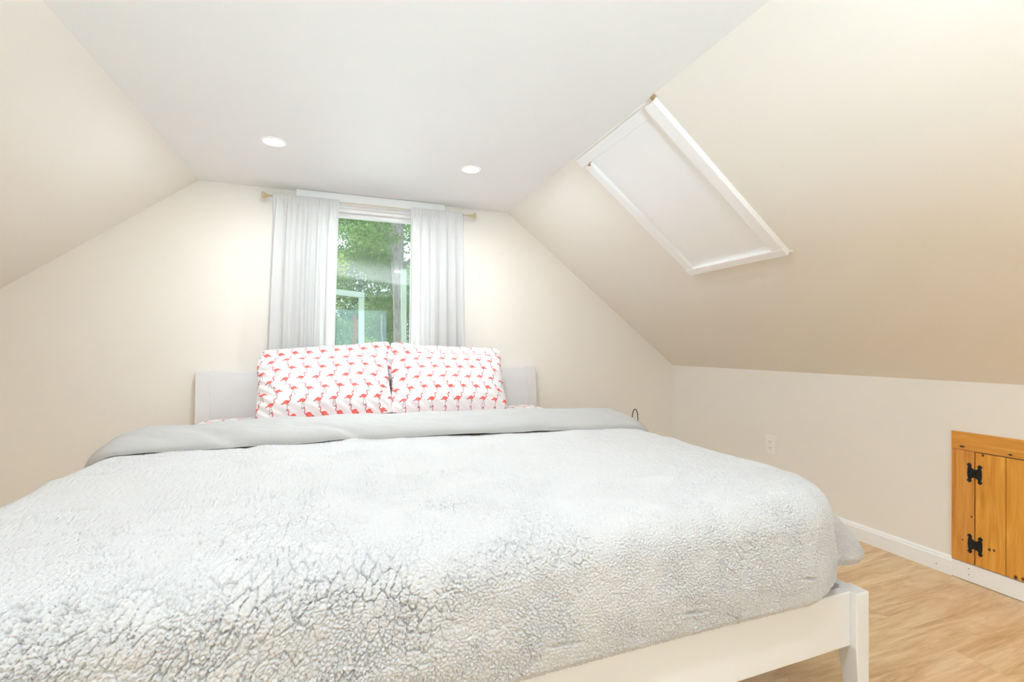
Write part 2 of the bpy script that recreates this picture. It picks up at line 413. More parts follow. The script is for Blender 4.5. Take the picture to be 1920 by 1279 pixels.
def hinge(y, z):
    root = None
    bm = bmesh.new(); x = XR - .0102
    for s, dz in ((1, .001), (-1, -.001)):
        prism(bm, [(x, y + a, z + b + dz) for a, b in leaf_poly(s)], (-.0022, 0, 0))
    for q in range(3): tube(bm, [(x - .003, y, z - .017 + q * .0115), (x - .003, y, z - .017 + q * .0115 + .0108)], .0035, 10)
    root = from_bm('hinge', off(bm, ho), M['iron'], hd, bevel=.0006)
    root['label'] = 'black iron H hinge'
    for s in (1, -1):
        for t in (1, -1):
            b2 = bmesh.new(); lathe(b2, [(.0042, -.0005), (.0042, .0006), (.0028, .0018), (.0008, .0021)], (x - .0022, y + s * .0165, z + t * .032), (-1, 0, 0), 12)
            from_bm('screw', off(b2, ho), M['iron'], root, smooth=True)
hinge(1.1175, .449); hinge(1.1160, .158)

# ------------------------------------------------------------------ power outlet
ot = thing('power_outlet', 'white double power outlet on the right knee wall above the bed edge', 'outlet', (XR, 2.079, .375))
bm = bmesh.new(); box(bm, -.005, 0, -.035, .035, -.0575, .0575); from_bm('cover_plate', bm, M['plastic'], ot, bevel=.0035, seg=3)
for s in (1, -1):
    bm = bmesh.new(); pts = []
    for k in range(24):
        a = 2 * PI * k / 24; pts.append((-.004, .0168 * math.cos(a), s * .0195 + max(-.0125, min(.0125, .0168 * math.sin(a)))))
    prism(bm, pts, (-.003, 0, 0)); rc = from_bm('receptacle', bm, M['plastic'], ot, bevel=.0008)
    bm = bmesh.new()
    for yy, hh in ((.0065, .0045), (-.0065, .0035)): box(bm, -.0074, -.0068, yy - .0011, yy + .0011, s * .0195 + .002 - hh, s * .0195 + .002 + hh)
    lathe(bm, [(.0024, -.0002), (.0024, .0004)], (-.007, 0, s * .0195 - .008), (-1, 0, 0), 12)
    from_bm('slot', bm, M['slot'], rc)
bm = bmesh.new(); lathe(bm, [(.0022, 0), (.0022, .0008), (.001, .001)], (-.005, 0, 0), (-1, 0, 0), 12); from_bm('screw', bm, M['plastic'], ot)

# ------------------------------------------------------------------ curtain rod and curtains
RY, RZ = 2.885, 1.812
cr = thing('curtain_rod', 'thin brass curtain rod with faceted knob ends above the window', 'curtain rod', (.19, RY, RZ))
ro = cr.location.copy()
bm = bmesh.new(); tube(bm, [(-.392, RY, RZ), (.778, RY, RZ)], .0055, 14); from_bm('rod', off(bm, ro), M['champagne'], cr, smooth=True)
for s, xe in ((-1, -.388), (1, .774)):
    bm = bmesh.new(); lathe(bm, [(.0065, -.006), (.009, -.004), (.009, .001), (.0065, .003), (.0065, .006), (.010, .009), (.010, .012), (.0135, .016), (.0185, .024), (.0195, .029), (.015, .035), (.006, .038)],
                            (xe, RY, RZ), (s, 0, 0), 10)
    from_bm('finial', off(bm, ro), M['brass'], cr)
    bm = bmesh.new(); xb = xe - s * .05
    tube(bm, [(xb, D - .001, RZ - .004), (xb, RY + .004, RZ - .008), (xb, RY - .007, RZ - .006), (xb, RY - .008, RZ + .004)], .0035, 8)
    box(bm, xb - .009, xb + .009, D - .004, D, RZ - .022, RZ + .018)
    from_bm('bracket', off(bm, ro), M['brass'], cr)

def grid_mesh(name, P, mat, parent=None, uv=None, flip=False, wrapv=False, smooth=True):
    """P: (n, m, 3) array of points"""
    n, m = P.shape[:2]
    i = np.arange(n * m).reshape(n, m)
    a, b, c, d = i[:-1, :-1].ravel(), i[1:, :-1].ravel(), i[1:, 1:].ravel(), i[:-1, 1:].ravel()
    F = np.stack([a, d, c, b] if flip else [a, b, c, d], 1)
    return mesh_np(name, P.reshape(-1, 3), F, mat, parent, uv, smooth)
def mesh_np(name, V, F, mat, parent=None, uv=None, smooth=True):
    me = bpy.data.meshes.new(name); nf = len(F); k = F.shape[1]
    me.vertices.add(len(V)); me.vertices.foreach_set('co', np.ascontiguousarray(V, dtype=np.float32).ravel())
    me.loops.add(nf * k); me.loops.foreach_set('vertex_index', np.ascontiguousarray(F, dtype=np.int32).ravel())
    me.polygons.add(nf); me.polygons.foreach_set('loop_start', np.arange(0, nf * k, k, dtype=np.int32))
    me.update(calc_edges=True)
    if uv is not None:
        l = me.uv_layers.new(name='UVMap'); l.data.foreach_set('uv', np.ascontiguousarray(uv.reshape(-1, 2)[F.ravel()], dtype=np.float32).ravel())
    me.validate()
    o = link(name, me, mat, parent)
    if smooth: me.polygons.foreach_set('use_smooth', np.ones(nf, dtype=bool))
    return o

# numpy noise
def hsh(ix, iy, s=0):
    ix = ix.astype(np.int64); iy = iy.astype(np.int64)
    h = (ix * 374761393 + iy * 668265263 + s * 974634541) & 0xFFFFFFFF
    h = ((h ^ (h >> 13)) * 1274126177) & 0xFFFFFFFF
    h = h ^ (h >> 16)
    h = (h * 2246822519) & 0xFFFFFFFF
    return ((h ^ (h >> 15)) & 0xFFFFFF) / float(0x1000000)
def vnoise(x, y, s=0):
    xi = np.floor(x); yi = np.floor(y); fx = x - xi; fy = y - yi
    fx = fx * fx * (3 - 2 * fx); fy = fy * fy * (3 - 2 * fy)
    a = hsh(xi, yi, s); b = hsh(xi + 1, yi, s); c = hsh(xi, yi + 1, s); d = hsh(xi + 1, yi + 1, s)
    return (a * (1 - fx) + b * fx) * (1 - fy) + (c * (1 - fx) + d * fx) * fy - .5
def fbm(x, y, s=0, o=4):
    r = 0; a = 1.0
    for k in range(o): r = r + a * vnoise(x * 2 ** k, y * 2 ** k, s + k); a *= .5
    return r
def worley(x, y, s=0):
    xi = np.floor(x); yi = np.floor(y); f1 = np.full(x.shape, 9.0); f2 = np.full(x.shape, 9.0)
    for dx in (-1, 0, 1):
        for dy in (-1, 0, 1):
            cx = xi + dx; cy = yi + dy
            d = np.hypot(cx + hsh(cx, cy, s) - x, cy + hsh(cx, cy, s + 50) - y)
            f2 = np.minimum(f2, np.maximum(f1, d)); f1 = np.minimum(f1, d)
    return f1, f2
def sstep(a, b, x):
    t = np.clip((x - a) / (b - a), 0, 1); return t * t * (3 - 2 * t)

def curtain(label, xt0, xt1, xb0, xb1, seed):
    nu, nvv = 260, 160
    u = np.linspace(0, 1, nu)[:, None]; w = np.linspace(0, 1, nvv)[None, :]
    ztop, zbot = RZ + .014, .55
    Z = ztop + (zbot - ztop) * w + 0 * u
    xt = xt0 + (xt1 - xt0) * u; xb = xb0 + (xb1 - xb0) * u
    X = xt + (xb - xt) * np.minimum(1, w * 1.35) ** .8
    width = abs(xt1 - xt0)
    g = np.exp(-((Z - RZ) / .012) ** 2)                       # rod pocket
    grow = sstep(0.0, .12, w)
    fold = np.sin(2 * PI * (u * 6.3 + .35 * np.sin(5 * u + seed) + .10 * vnoise(u * 3, w * 3, seed)))
    small = np.sin(2 * PI * (u * 17 + seed * .3 + .5 * vnoise(u * 5 + 3, w * 2, seed + 3)))
    gather = vnoise(u * 40, 0 * w, seed + 9) * np.exp(-((ztop - Z) / .07)) * .012
    Y = RY + .010 * fold * grow * (.7 + .5 * w) + .0035 * small * (1 - .5 * grow) + gather - .010 * (1 - grow)
    Y = Y + .006 * np.sin(w * 5 + u * 4 + seed)
    X = X + .006 * np.cos(2 * PI * u * 6.3) * grow
    # header hem pulled tight over the rod
    Y = np.where(w < .03, RY - .0085 + .002 * small, Y)
    o = grid_mesh('curtain', np.stack([X + 0 * Z, Y, Z], -1), M['curtain'])
    md = o.modifiers.new('Solidify', 'SOLIDIFY'); md.thickness = .0008
    return tag(o, label, 'curtain', None)
curtain('sheer white curtain panel left of the window glass, edge nearer the bigger ceiling light', -.366, -.018, -.408, -.044, 2)
curtain('sheer white curtain panel right of the window glass, brighter sunlit one', .391, .722, .376, .742, 7)

# ------------------------------------------------------------------ flamingo print
def flamingo_color(U, V, sx=.0775, sy=.0715):
    """RGB of the print at cloth coordinates U (right), V (up), metres"""
    shp = U.shape
    base = np.array(srgb(236, 232, 231)[:3]); col = np.tile(base, shp + (1,)).astype(np.float64)
    body = np.array(srgb(232, 92, 84)[:3]); deep = np.array(srgb(196, 62, 66)[:3]); dark = np.array(srgb(112, 44, 52)[:3]); leg = np.array(srgb(150, 88, 92)[:3])
    AA = .0007
    def seg(px, py, a, b, w0, w1):
        ax, ay = a; bx, by = b; dx, dy = bx - ax, by - ay
        t = np.clip(((px - ax) * dx + (py - ay) * dy) / (dx * dx + dy * dy), 0, 1)
        return np.hypot(px - ax - t * dx, py - ay - t * dy) - (w0 + (w1 - w0) * t)
    def ell(px, py, cx, cy, a, b, ang):
        c, s = math.cos(ang), math.sin(ang); x = (px - cx) * c + (py - cy) * s; y = -(px - cx) * s + (py - cy) * c
        return (np.sqrt((x / a) ** 2 + (y / b) ** 2) - 1) * min(a, b)
    def put(d, c):
        m = (1 - sstep(-AA, AA, d))[..., None]
        col[:] = col * (1 - m) + c * m
    row0 = np.floor(V / sy)
    for dr in (-1, 0, 1):
        row = row0 + dr
        odd = np.mod(row, 2)
        uo = U - odd * sx * .36 - np.mod(row, 4) * .004
        cellx0 = np.floor(uo / sx)
        for dc in (-1, 0, 1):
            cx = cellx0 + dc
            lx = uo - (cx + .5) * sx; ly = V - (row + .5) * sy - (hsh(cx, row, 4) - .5) * .006
            lx = np.where(odd > .5, -lx, lx)
            near = (np.abs(lx) < .036) & (np.abs(ly) < .046)
            if not near.any(): continue
            lx = np.where(near, lx, 9.0); k = 1.14; lx = lx / k; ly = ly / k
            pose = hsh(cx, row * 0 + 3, 1) ; one = np.mod(cx + row, 2) > .5
            # legs
            big = np.where(one, 9.0, 0.0)
            put(np.minimum(seg(lx, ly, (-.001, -.003), (-.004, -.018), .0011, .0009), seg(lx, ly, (-.004, -.018), (-.007, -.034), .0009, .0012)) + big, leg)
            put(np.minimum(seg(lx, ly, (.003, -.003), (.004, -.018), .0011, .0009), seg(lx, ly, (.004, -.018), (.008, -.033), .0009, .0012)) + big, leg)
            big = np.where(one, 0.0, 9.0)
            put(seg(lx, ly, (.001, -.003), (.002, -.034), .0011, .0011) + big, leg)
            put(np.minimum(seg(lx, ly, (.002, -.004), (.009, -.009), .001, .0009), seg(lx, ly, (.009, -.009), (.003, -.013), .0009, .0009)) + big, leg)
            # tail, body, neck, head
            put(ell(lx, ly, -.0155, .0005, .0085, .0028, .32), deep)
            put(ell(lx, ly, -.001, .0045, .0128, .0086, -.12), body)
            put(ell(lx, ly, -.004, .0025, .0085, .0045, .2), np.array(srgb(240, 112, 98)[:3]))
            nk = [(.009, .0065), (.0150, .0095), (.0172, .0145), (.0150, .0195), (.0130, .0245), (.0145, .0290), (.0180, .0308)]
            for a, b in zip(nk, nk[1:]): put(seg(lx, ly, a, b, .0019, .0017), deep)
            put(ell(lx, ly, .0185, .0302, .0036, .0025, -.2), deep)
            put(seg(lx, ly, (.0205, .0298), (.0245, .0262), .0016, .0007), dark)
    return col
def paint_print(o, RGB):
    me = o.data; at = me.color_attributes.new('print', 'FLOAT_COLOR', 'POINT')
    c = np.ones((len(me.vertices), 4), dtype=np.float32); c[:, :3] = RGB.reshape(-1, 3)
    at.data.foreach_set('color', c.ravel())

# ------------------------------------------------------------------ bed frame
BX0, BX1, BY0, BY1 = -.775, 1.275, .80, 2.93
bf = thing('bed_frame', 'white painted wooden bed frame with plain panel headboard and tapered legs', 'bed', ((BX0 + BX1) / 2, 1.86, 0))
bo = bf.location.copy()
def leg(x0, x1, y0, y1, top, tx, ty):
    """tapered leg; tx, ty = how much the inner faces draw in at the foot"""
    bm = bmesh.new(); vs = box(bm, x0, x1, y0, y1, .0, top)
    for v in vs[:4]:
        if (v.co.x < (x0 + x1) / 2) == (tx > 0): v.co.x += tx
        if (v.co.y > (y0 + y1) / 2) == (ty > 0): v.co.y -= ty
    bmesh.ops.bisect_plane(bm, geom=bm.verts[:] + bm.edges[:] + bm.faces[:], plane_co=(0, 0, .195), plane_no=(0, 0, 1))
    for v in bm.verts:
        if abs(v.co.z - .195) < 1e-4:
            v.co.x = min(max(v.co.x, x0), x1)
            if (v.co.x < (x0 + x1) / 2): v.co.x = x0
            else: v.co.x = x1
            v.co.y = y0 if v.co.y < (y0 + y1) / 2 else y1
    return from_bm('leg', off(bm, bo), M['bed'], bf, bevel=.003)
leg(BX1 - .047, BX1, BY0, BY0 + .05, .337, .014, .014)
leg(BX0, BX0 + .047, BY0, BY0 + .05, .337, -.014, .014)
def brd(name, x0, x1, y0, y1, z0, z1, parent=bf, bev=.003):
    bm = bmesh.new(); box(bm, x0, x1, y0, y1, z0, z1); return from_bm(name, off(bm, bo), M['bed'], parent, bevel=bev)
brd('foot_rail', BX0 + .047, BX1 - .047, BY0 + .016, BY0 + .042, .197, .337)
brd('side_rail', BX1 - .035, BX1 - .010, BY0 + .05, 2.855, .197, .337)
brd('side_rail', BX0 + .010, BX0 + .035, BY0 + .05, 2.855, .197, .337)
# slightly reclined headboard
def hb_box(bm, x0, x1, t0, t1, z0, z1):
    vs = box(bm, x0, x1, t0, t1, z0, z1)
    for v in vs: v.co.y += 2.865 + (v.co.z) * .075
bm = bmesh.new(); hb_box(bm, -.682, 1.180, .001, .026, .30, .829); hb = from_bm('headboard', off(bm, bo), M['bed'], bf, bevel=.003)
for x0, x1 in ((-.748, -.681), (1.179, 1.246)):
    bm = bmesh.new(); hb_box(bm, x0, x1, -.002, .032, 0, .834); from_bm('headboard_post', off(bm, bo), M['bed'], hb, bevel=.003)

# ------------------------------------------------------------------ mattress with flamingo sheet
MX0, MX1, MY0, MY1, MZ0, MZT = -.706, 1.203, .878, 2.855, .30, .587
def mattress():
    nx, ny = 420, 330
    a = np.linspace(-.30, MX1 - MX0 + .30, nx)[:, None]
    # dense near the head end where the sheet shows
    b = np.concatenate([np.linspace(-.28, 1.3, 60), np.linspace(1.31, 2.28, ny - 60)])[None, :]
    r = .05
    def wrap(t, L):
        o = np.zeros_like(t); z = np.zeros_like(t)
        for sgn, e in ((-1, -t), (1, t - L)):
            d = np.maximum(e + r, 0); arc = np.minimum(d, r * PI / 2)
            o = np.where(e + r > 0, sgn * (r * np.sin(arc / r)) + (r if sgn < 0 else L - r), o)
            z = z - np.where(e + r > 0, r * (1 - np.cos(arc / r)) + np.maximum(d - r * PI / 2, 0), 0)
        ins = (t > r) & (t < L - r)
        return np.where(ins, t, o), z
    X, zx = wrap(a, MX1 - MX0); Y, zy = wrap(b, MY1 - MY0)
    Z = MZT + np.maximum(zx + zy, -(MZT - MZ0)) + 0.003 * fbm(a * 6, b * 6, 3)
    P = np.stack([X + MX0 + 0 * Z, Y + MY0 + 0 * Z, Z], -1)
    o = grid_mesh('mattress', P, M['print'])
    paint_print(o, flamingo_color(a + 0 * b, b + 0 * a))
    return tag(o, 'mattress in a white sheet with red flamingos lying in the bed frame', 'mattress')
mattress()

# ------------------------------------------------------------------ pillows
def pillow(label, cx, y0, z0, w, h, t, tilt, yaw, roll, seed, dense, du=0.0, squash=1.0):
    """y0, z0: bottom edge; tilt = lean back from vertical"""
    def surf(n, m, side):
        u = np.linspace(-1, 1, n)[:, None]; v = np.linspace(-1, 1, m)[None, :]
        # rounded-rectangle outline with pulled-in edges and soft ears
        ex = 1 - .040 * (1 - v * v) - .050 * v ** 6 + .0 * u
        ey = 1 - .050 * (1 - u * u) - .062 * u ** 6
        X = u * ex * w / 2; Z = v * ey * h / 2 + .010 * fbm(u * 2.2 + seed * 3, 0 * v + seed, 7, 2) * (v + 1) / 2
        puff = ((1 - np.abs(u) ** 2.6) * (1 - np.abs(v) ** 2.4))
        T = t / 2 * np.maximum(puff, 0) ** .52
        wr = .010 * fbm(u * 2.3 + seed, v * 2.1, seed) * np.maximum(puff, 0) ** .5
        edge = np.maximum(np.abs(u), np.abs(v))
        pucker = .006 * np.sin(26 * (u * 1.3 + v) + seed) * sstep(.62, .95, edge) * (1 - sstep(.97, 1, edge))
        ripple = .004 * vnoise(u * 9 + 5, v * 9, seed + 5)
        T = T + wr + (pucker + ripple) * np.maximum(puff, 0) ** .3
        T = T * (1.0 + .18 * (-v))                          # filling settles low
        Y = -T if side else T * .9
        P = np.stack([X + 0 * Y, Y, Z + h / 2 + 0 * Y], -1)
        return P, u, v
    N, Mm = (int(w / dense), int(h / dense))
    Pf, u, v = surf(N, Mm, True); Pb, ub, vb = surf(60, 50, False)
    R = Matrix.Rotation(yaw, 3, 'Z') @ Matrix.Rotation(-tilt, 3, 'X') @ Matrix.Rotation(roll, 3, 'Y')
    Rn = np.array(R)
    def faces(n, m, o0, flip):
        i = np.arange(n * m).reshape(n, m) + o0
        a, b, c, d = i[:-1, :-1].ravel(), i[1:, :-1].ravel(), i[1:, 1:].ravel(), i[:-1, 1:].ravel()
        return np.stack([a, d, c, b] if flip else [a, b, c, d], 1)
    V = np.concatenate([Pf.reshape(-1, 3), Pb.reshape(-1, 3)]) @ Rn.T + np.array([cx, y0, z0])
    F = np.concatenate([faces(N, Mm, 0, False), faces(60, 50, N * Mm, True)])
    o = mesh_np('pillow', V, F, M['print'])
    U1 = (u * w / 2 * 1.06 + du + 0 * v); V1 = (v * h / 2 * 1.10 + .01 * seed + 0 * u)
    c1 = flamingo_color(U1, V1); c2 = flamingo_color(ub * w / 2 + 0 * vb, vb * h / 2 + 0 * ub)
    paint_print(o, np.concatenate([c1.reshape(-1, 3), c2.reshape(-1, 3)]))
    return tag(o, label, 'pillow')
pillow('left front flamingo-print pillow leaning before another pillow, under the left curtain', -.070, 2.485, .598, .662, .392, .20, .56, .0, -.055, 3, .0019, .01)
pillow('right front flamingo-print pillow leaning before another pillow, sunlit along its top', .560, 2.485, .598, .662, .385, .20, .56, .0, .045, 5, .0019, .02)
pillow('flamingo-print pillow mostly hidden behind the left front pillow, against the headboard', -.050, 2.745, .600, .70, .385, .13, .16, .0, -.080, 8, .004, .03)
pillow('flamingo-print pillow mostly hidden behind the right front pillow, rounded corner showing', .585, 2.745, .600, .71, .385, .13, .16, .0, .060, 11, .004, .04)

# ------------------------------------------------------------------ comforter
cf = thing('comforter', 'thick white sherpa comforter spread over the bed, smooth grey lining folded back at the top', 'comforter', (.25, 1.5, .587))
co = np.array(cf.location)
CX0, CX1, CY0 = -.700, 1.195, .872           # flat top rectangle
CZ = .618; CRD = .088; DROP = .325
CRN = .15
def drape(p, q):
    """cloth coordinates (p across, q towards the head; metres) -> point"""
    dpl = np.maximum(CX0 + CRN - p, 0); dpr = np.maximum(p - CX1 + CRN, 0); dp = dpl + dpr; dq = np.maximum(CY0 + CRN - q, 0)
    d0 = np.maximum(dp, dq)
    big = np.maximum(d0, 1e-9)
    ang = np.where(dp >= dq, (PI / 4) * (dq / big), PI / 2 - (PI / 4) * (dp / big))   # 0 = sideways, pi/2 = towards foot
    sgn = np.where(dpl > 0, -1.0, 1.0)
    ca = np.where(d0 > 0, np.cos(ang), 0) ; sa = np.where(d0 > 0, np.sin(ang), 0)
    d = np.maximum(d0 - CRN, 0); flat = np.minimum(d0, CRN)
    r = CRD
    arc = np.minimum(d, r * PI / 2); rest = np.maximum(d - r * PI / 2, 0)
    foot = sa ** 2
    outw = r * np.sin(arc / r) + rest * (.34 * (1 - foot) + .05 * foot)
    drop = r * (1 - np.cos(arc / r)) + rest * (.94 * (1 - foot) + 1.0 * foot)
    # belly of the foot drop and its hem drawn in over the rail
    outw = outw + foot * (-.014 * sstep(.08, .20, rest))
    # two lobes of cloth gathered at the corners
    mid = np.where((dp > 0) & (dq > 0), 1.0, 0.0)
    lobe = np.where(mid > 0, .075 * np.exp(-((ang - .38) / .26) ** 2) - .030 * np.exp(-((ang - .85) / .14) ** 2), 0) * sstep(.06, .30, d)
    outw = outw + lobe
    drop = drop + np.where(mid > 0, -.055 * np.sin(2 * ang) ** 2 * sstep(.1, .32, d), 0)
    cxp = np.clip(p, CX0 + CRN, CX1 - CRN); cyp = np.maximum(q, CY0 + CRN)
    X = cxp + sgn * ca * (outw + flat); Y = cyp - sa * (outw + flat)
    # soft quilted crown
    tz = CZ + .010 * fbm(p * 4.0, q * 4.0, 21) * (1 - sstep(0, .1, d)) - .010 * np.abs((p - .25) / 1.0) ** 3
    side_wave = .012 * np.sin(q * 11 + 1) * (1 - foot) * sstep(.05, .3, d) * (1 - mid)
    X = X + sgn * side_wave
    Z = tz - drop
    return X, Y, Z
TUFTS = [(-.58, 1.26), (-.69, 1.60), (-.61, 1.80), (-.24, 1.60), (-.26, 1.84), (.04, 1.63), (.035, 1.86) , (.43, 1.52), (.87, 1.52), (-.31, 1.16), (.20, 1.26), (.36, 1.10), (.80, 1.06), (1.11, 1.02), (1.16, 1.5), (-.64, 1.0)]
TUFTF = [(-.13, .245), (.10, .265), (.395, .262), (.70, .262), (1.04, .245), (-.42, .25)]     # (p, how far down the foot drop)
def comforter():
    p = np.arange(CX0 - DROP, CX1 + DROP + .001, .00165)
    qs = [CY0 - DROP]; st = .0015
    while qs[-1] < 2.05:
        qs.append(qs[-1] + st)
        if qs[-1] > CY0 + .10: st = min(.0078, st * 1.02)
    q = np.array(qs)
    p = p[:, None]; q = q[None, :]; pp = p + 0 * q; qq = q + 0 * p
    X, Y, Z = drape(pp, qq)
    P = np.stack([X, Y, Z], -1)
    du = np.gradient(P, axis=0); dvv = np.gradient(P, axis=1)
    N = np.cross(du, dvv); N /= np.linalg.norm(N, axis=-1, keepdims=True) + 1e-12
    # fleece: clumped curls with narrow cracks between them
    left = sstep(.60, -.2, pp)
    wob1 = fbm(pp * 45, qq * 45, 31); wob2 = fbm(pp * 45, qq * 45, 41)
    lean = .45 * left * (qq - CY0) * (qq < CY0 + .25) + .45 * left * .25 * (qq >= CY0 + .25)
    sx = pp - lean
    cw = .0066 - .0006 * left; ch = .0058 + .0034 * left
    f1, f2 = worley((sx + .0030 * wob1) / cw, (qq + .0030 * wob2) / ch, 1)
    depth = .5 + .9 * np.clip(fbm(pp * 22, qq * 22, 55, 2) + .35, 0, 1)
    hgt = .0014 * np.sqrt(np.clip(1 - f1 ** 2, 0, 1)) - .0042 * depth * (1 - sstep(0, .24, f2 - f1))
    amp = np.clip(.12 + .55 * left + 1.1 * (fbm(pp * 14, qq * 14, 51, 3) - .05), 0, 1)
    g1, g2 = worley((sx + .0045 * wob1 + .004 * fbm(pp * 120, qq * 120, 35, 2)) / (.015 + .001 * left), (qq + .004 * wob2) / (.018 + .030 * left), 7)
    hgt = hgt - .0095 * amp * (1 - sstep(.01, .11, g2 - g1))
    hgt = hgt + .0022 * fbm(pp * 32, qq * 32, 61, 2) + .003 * fbm(pp * 6, qq * 6, 71, 2) + .0007 * vnoise(pp * 420, qq * 420, 63)
    hgt = hgt * (1 - .45 * sstep(CY0 + .12, CY0 + .55, qq))
    for tx, ty in TUFTS:
        a = (pp - tx) / .060; b = (qq - ty - .012 * ((pp - tx) / .05) ** 2) / .016
        hgt = hgt - .024 * np.exp(-a * a - b * b) + .012 * np.exp(-a * a - ((qq - ty + .035) / .03) ** 2)
    for tx, dd in TUFTF:
        a = (pp - tx) / .028; b = (CY0 - qq - dd - .10 * (pp - tx) + .0030 * wob1) / .0030
        hgt = hgt - .012 * np.exp(-a * a - b * b)
    edge = np.minimum(np.minimum(pp - (CX0 - DROP), CX1 + DROP - pp), qq - (CY0 - DROP))
    hgt = hgt - .016 * (1 - sstep(0, .028, edge)) ** 2         # hem rolls under
    P = P + N * hgt[..., None]
    UV = np.stack([pp, qq], -1)
    # rounded return of the hem, tucked back under the cloth
    def ring(a):
        return np.concatenate([a[:, 0], a[-1, 1:]])[::1] if False else np.concatenate([a[0, ::-1], a[1:, 0], a[-1, 1:]])
    n, m = P.shape[:2]
    ids = ring(np.arange(n * m).reshape(n, m)); B = ring(P); Nn = ring(N); U = ring(UV)
    V = [P.reshape(-1, 3)]; UVs = [UV.reshape(-1, 2)]; F = []
    i = np.arange(n * m).reshape(n, m)
    F.append(np.stack([i[:-1, :-1].ravel(), i[1:, :-1].ravel(), i[1:, 1:].ravel(), i[:-1, 1:].ravel()], 1))
    prev = ids; base = n * m
    for kk, (inn, upz) in enumerate(((.010, -.001), (.018, .006), (.020, .05))):
        V.append(B - Nn * inn + np.array([0, 0, upz])); UVs.append(U + .004 * kk)
        cur = base + np.arange(len(ids)); base += len(ids)
        F.append(np.stack([prev[:-1], cur[:-1], cur[1:], prev[1:]], 1)); prev = cur
    return mesh_np('sherpa_cover', np.concatenate(V) - co, np.concatenate(F), M['sherpa'], cf, np.concatenate(UVs))
comforter()

def fold():
    """flap turned back near the pillows, smooth lining up"""
    p = np.linspace(CX0 - DROP * .95, CX1 + DROP * .95, 560)[:, None]
    # cross-section: start under the front lip, over the top, down the back
    k = np.linspace(0, 1, 90)[None, :]
    X, Y, Z = drape(p + 0 * k, 1.5 + 0 * p + 0 * k)
    # sideways outward normal of the bed profile
    d = np.maximum(CX0 - p, 0) + np.maximum(p - CX1, 0); sg = np.where(p < CX0, -1.0, 1.0)
    a = np.minimum(d / CRD, PI / 2 * .86)
    nx = np.where(d > 0, sg * np.sin(a), 0); nz = np.cos(a)
    front = 1.80 - .085 * (p - .2) + .020 * fbm(p * 3 + 2, 0 * p, 81); wid = .40
    ang = k * PI
    thick = .052 * (1 + .25 * fbm(p * 2.2, 0 * p + 3, 83))
    # superellipse section, higher towards the crest at the back
    cs = np.cos(ang); sn = np.sin(ang)
    yy = front + wid * (.5 - .5 * np.sign(cs) * np.abs(cs) ** .8)
    hh = thick * np.abs(sn) ** .62 * (.80 + .35 * k)
    wr = .010 * fbm(p * 10 + yy * 8, yy * 9 - p * 3, 91, 3) * sn + .012 * fbm(p * 4 - yy * 3, yy * 6, 95, 2) * sn
    # a diagonal pinch towards the left end
    hh = hh - .016 * np.exp(-((p + .36 + (yy - front) * .9) / .045) ** 2) * np.exp(-((yy - front) / .12) ** 2) - .010 * np.exp(-((p - .05 + (yy - front) * 1.2) / .03) ** 2) * np.exp(-((yy - front) / .10) ** 2)
    hh = np.maximum(hh + wr, 0) + .001
    hh = hh * (1 - .35 * sstep(.0, .28, d))
    P = np.stack([X + nx * hh, yy + 0 * p, Z + nz * hh + .006 * 0], -1)
    # keep the back of the flap reaching down to the sheet
    back = sstep(.80, 1.0, k) * (1 - sstep(0, .05, d))
    P[..., 2] -= back * .030
    return grid_mesh('turned_back_lining', P - co, M['lining'], cf)
fold()

# ------------------------------------------------------------------ wire stand behind the bed
ws = thing('wire_stand', 'thin dark wire stand with a bent loop rising behind the comforter on the right', 'stand', (1.675, 2.70, 0))
wo = ws.location.copy()
def wire(name, pts, r=.003):
    bm = bmesh.new(); tube(bm, pts, r, 8); return from_bm(name, off(bm, wo), M['iron'], ws, smooth=True)
def arch(x, w, z0, z1, y, n=18):
    return [(x - w / 2, y, 0.003)] + [(x - w / 2 * math.cos(PI * i / n), y, z0 + (z1 - z0) * math.sin(PI * i / n)) for i in range(n + 1)] + [(x + w / 2, y, 0.003)]
wire('loop', arch(1.895, .046, .470, .536, 2.70)); wire('loop', arch(1.455, .030, .520, .562, 2.70))
for z in (.10, .40):
    wire('crossbar', [(1.440, 2.70, z), (1.918, 2.70, z)], .0025)
    wire('crossbar', [(1.455, 2.70, z), (1.455, 2.80, z), (1.895, 2.80, z), (1.895, 2.70, z)], .0025)
for x in (1.455, 1.895): wire('leg', [(x, 2.80, .002), (x, 2.80, .40)])

# ------------------------------------------------------------------ outdoors
GZ = -2.7
bm = bmesh.new(); box(bm, -30, 30, 3.4, 60, GZ - .3, GZ); struct(from_bm('ground', bm, M['ground']))
rng = np.random.default_rng(5)
def leaves(name, clusters, size, mat, parent, o0):
    """clusters: (x, y, z, rx, ry, rz, count)"""
    Vs = []
    for (x, y, z, rx, ry, rz, n) in clusters:
        c = rng.normal(size=(n, 3)); c /= np.linalg.norm(c, axis=1, keepdims=True); c *= rng.random((n, 1)) ** .45
        c = c * np.array([rx, ry, rz]) + np.array([x, y, z])
        a = rng.normal(size=(n, 3)); a /= np.linalg.norm(a, axis=1, keepdims=True)
        b = np.cross(a, rng.normal(size=(n, 3))); b /= np.linalg.norm(b, axis=1, keepdims=True)
        s = size * (.6 + .8 * rng.random((n, 1)))
        Vs.append(np.stack([c - a * s, c + b * s * .55, c + a * s, c - b * s * .55], 1))
    V = np.concatenate(Vs).reshape(-1, 3) - np.array(o0)
    F = np.arange(len(V)).reshape(-1, 4)
    o = mesh_np(name, V, F, mat, parent, smooth=False); o['kind'] = 'stuff'; return o
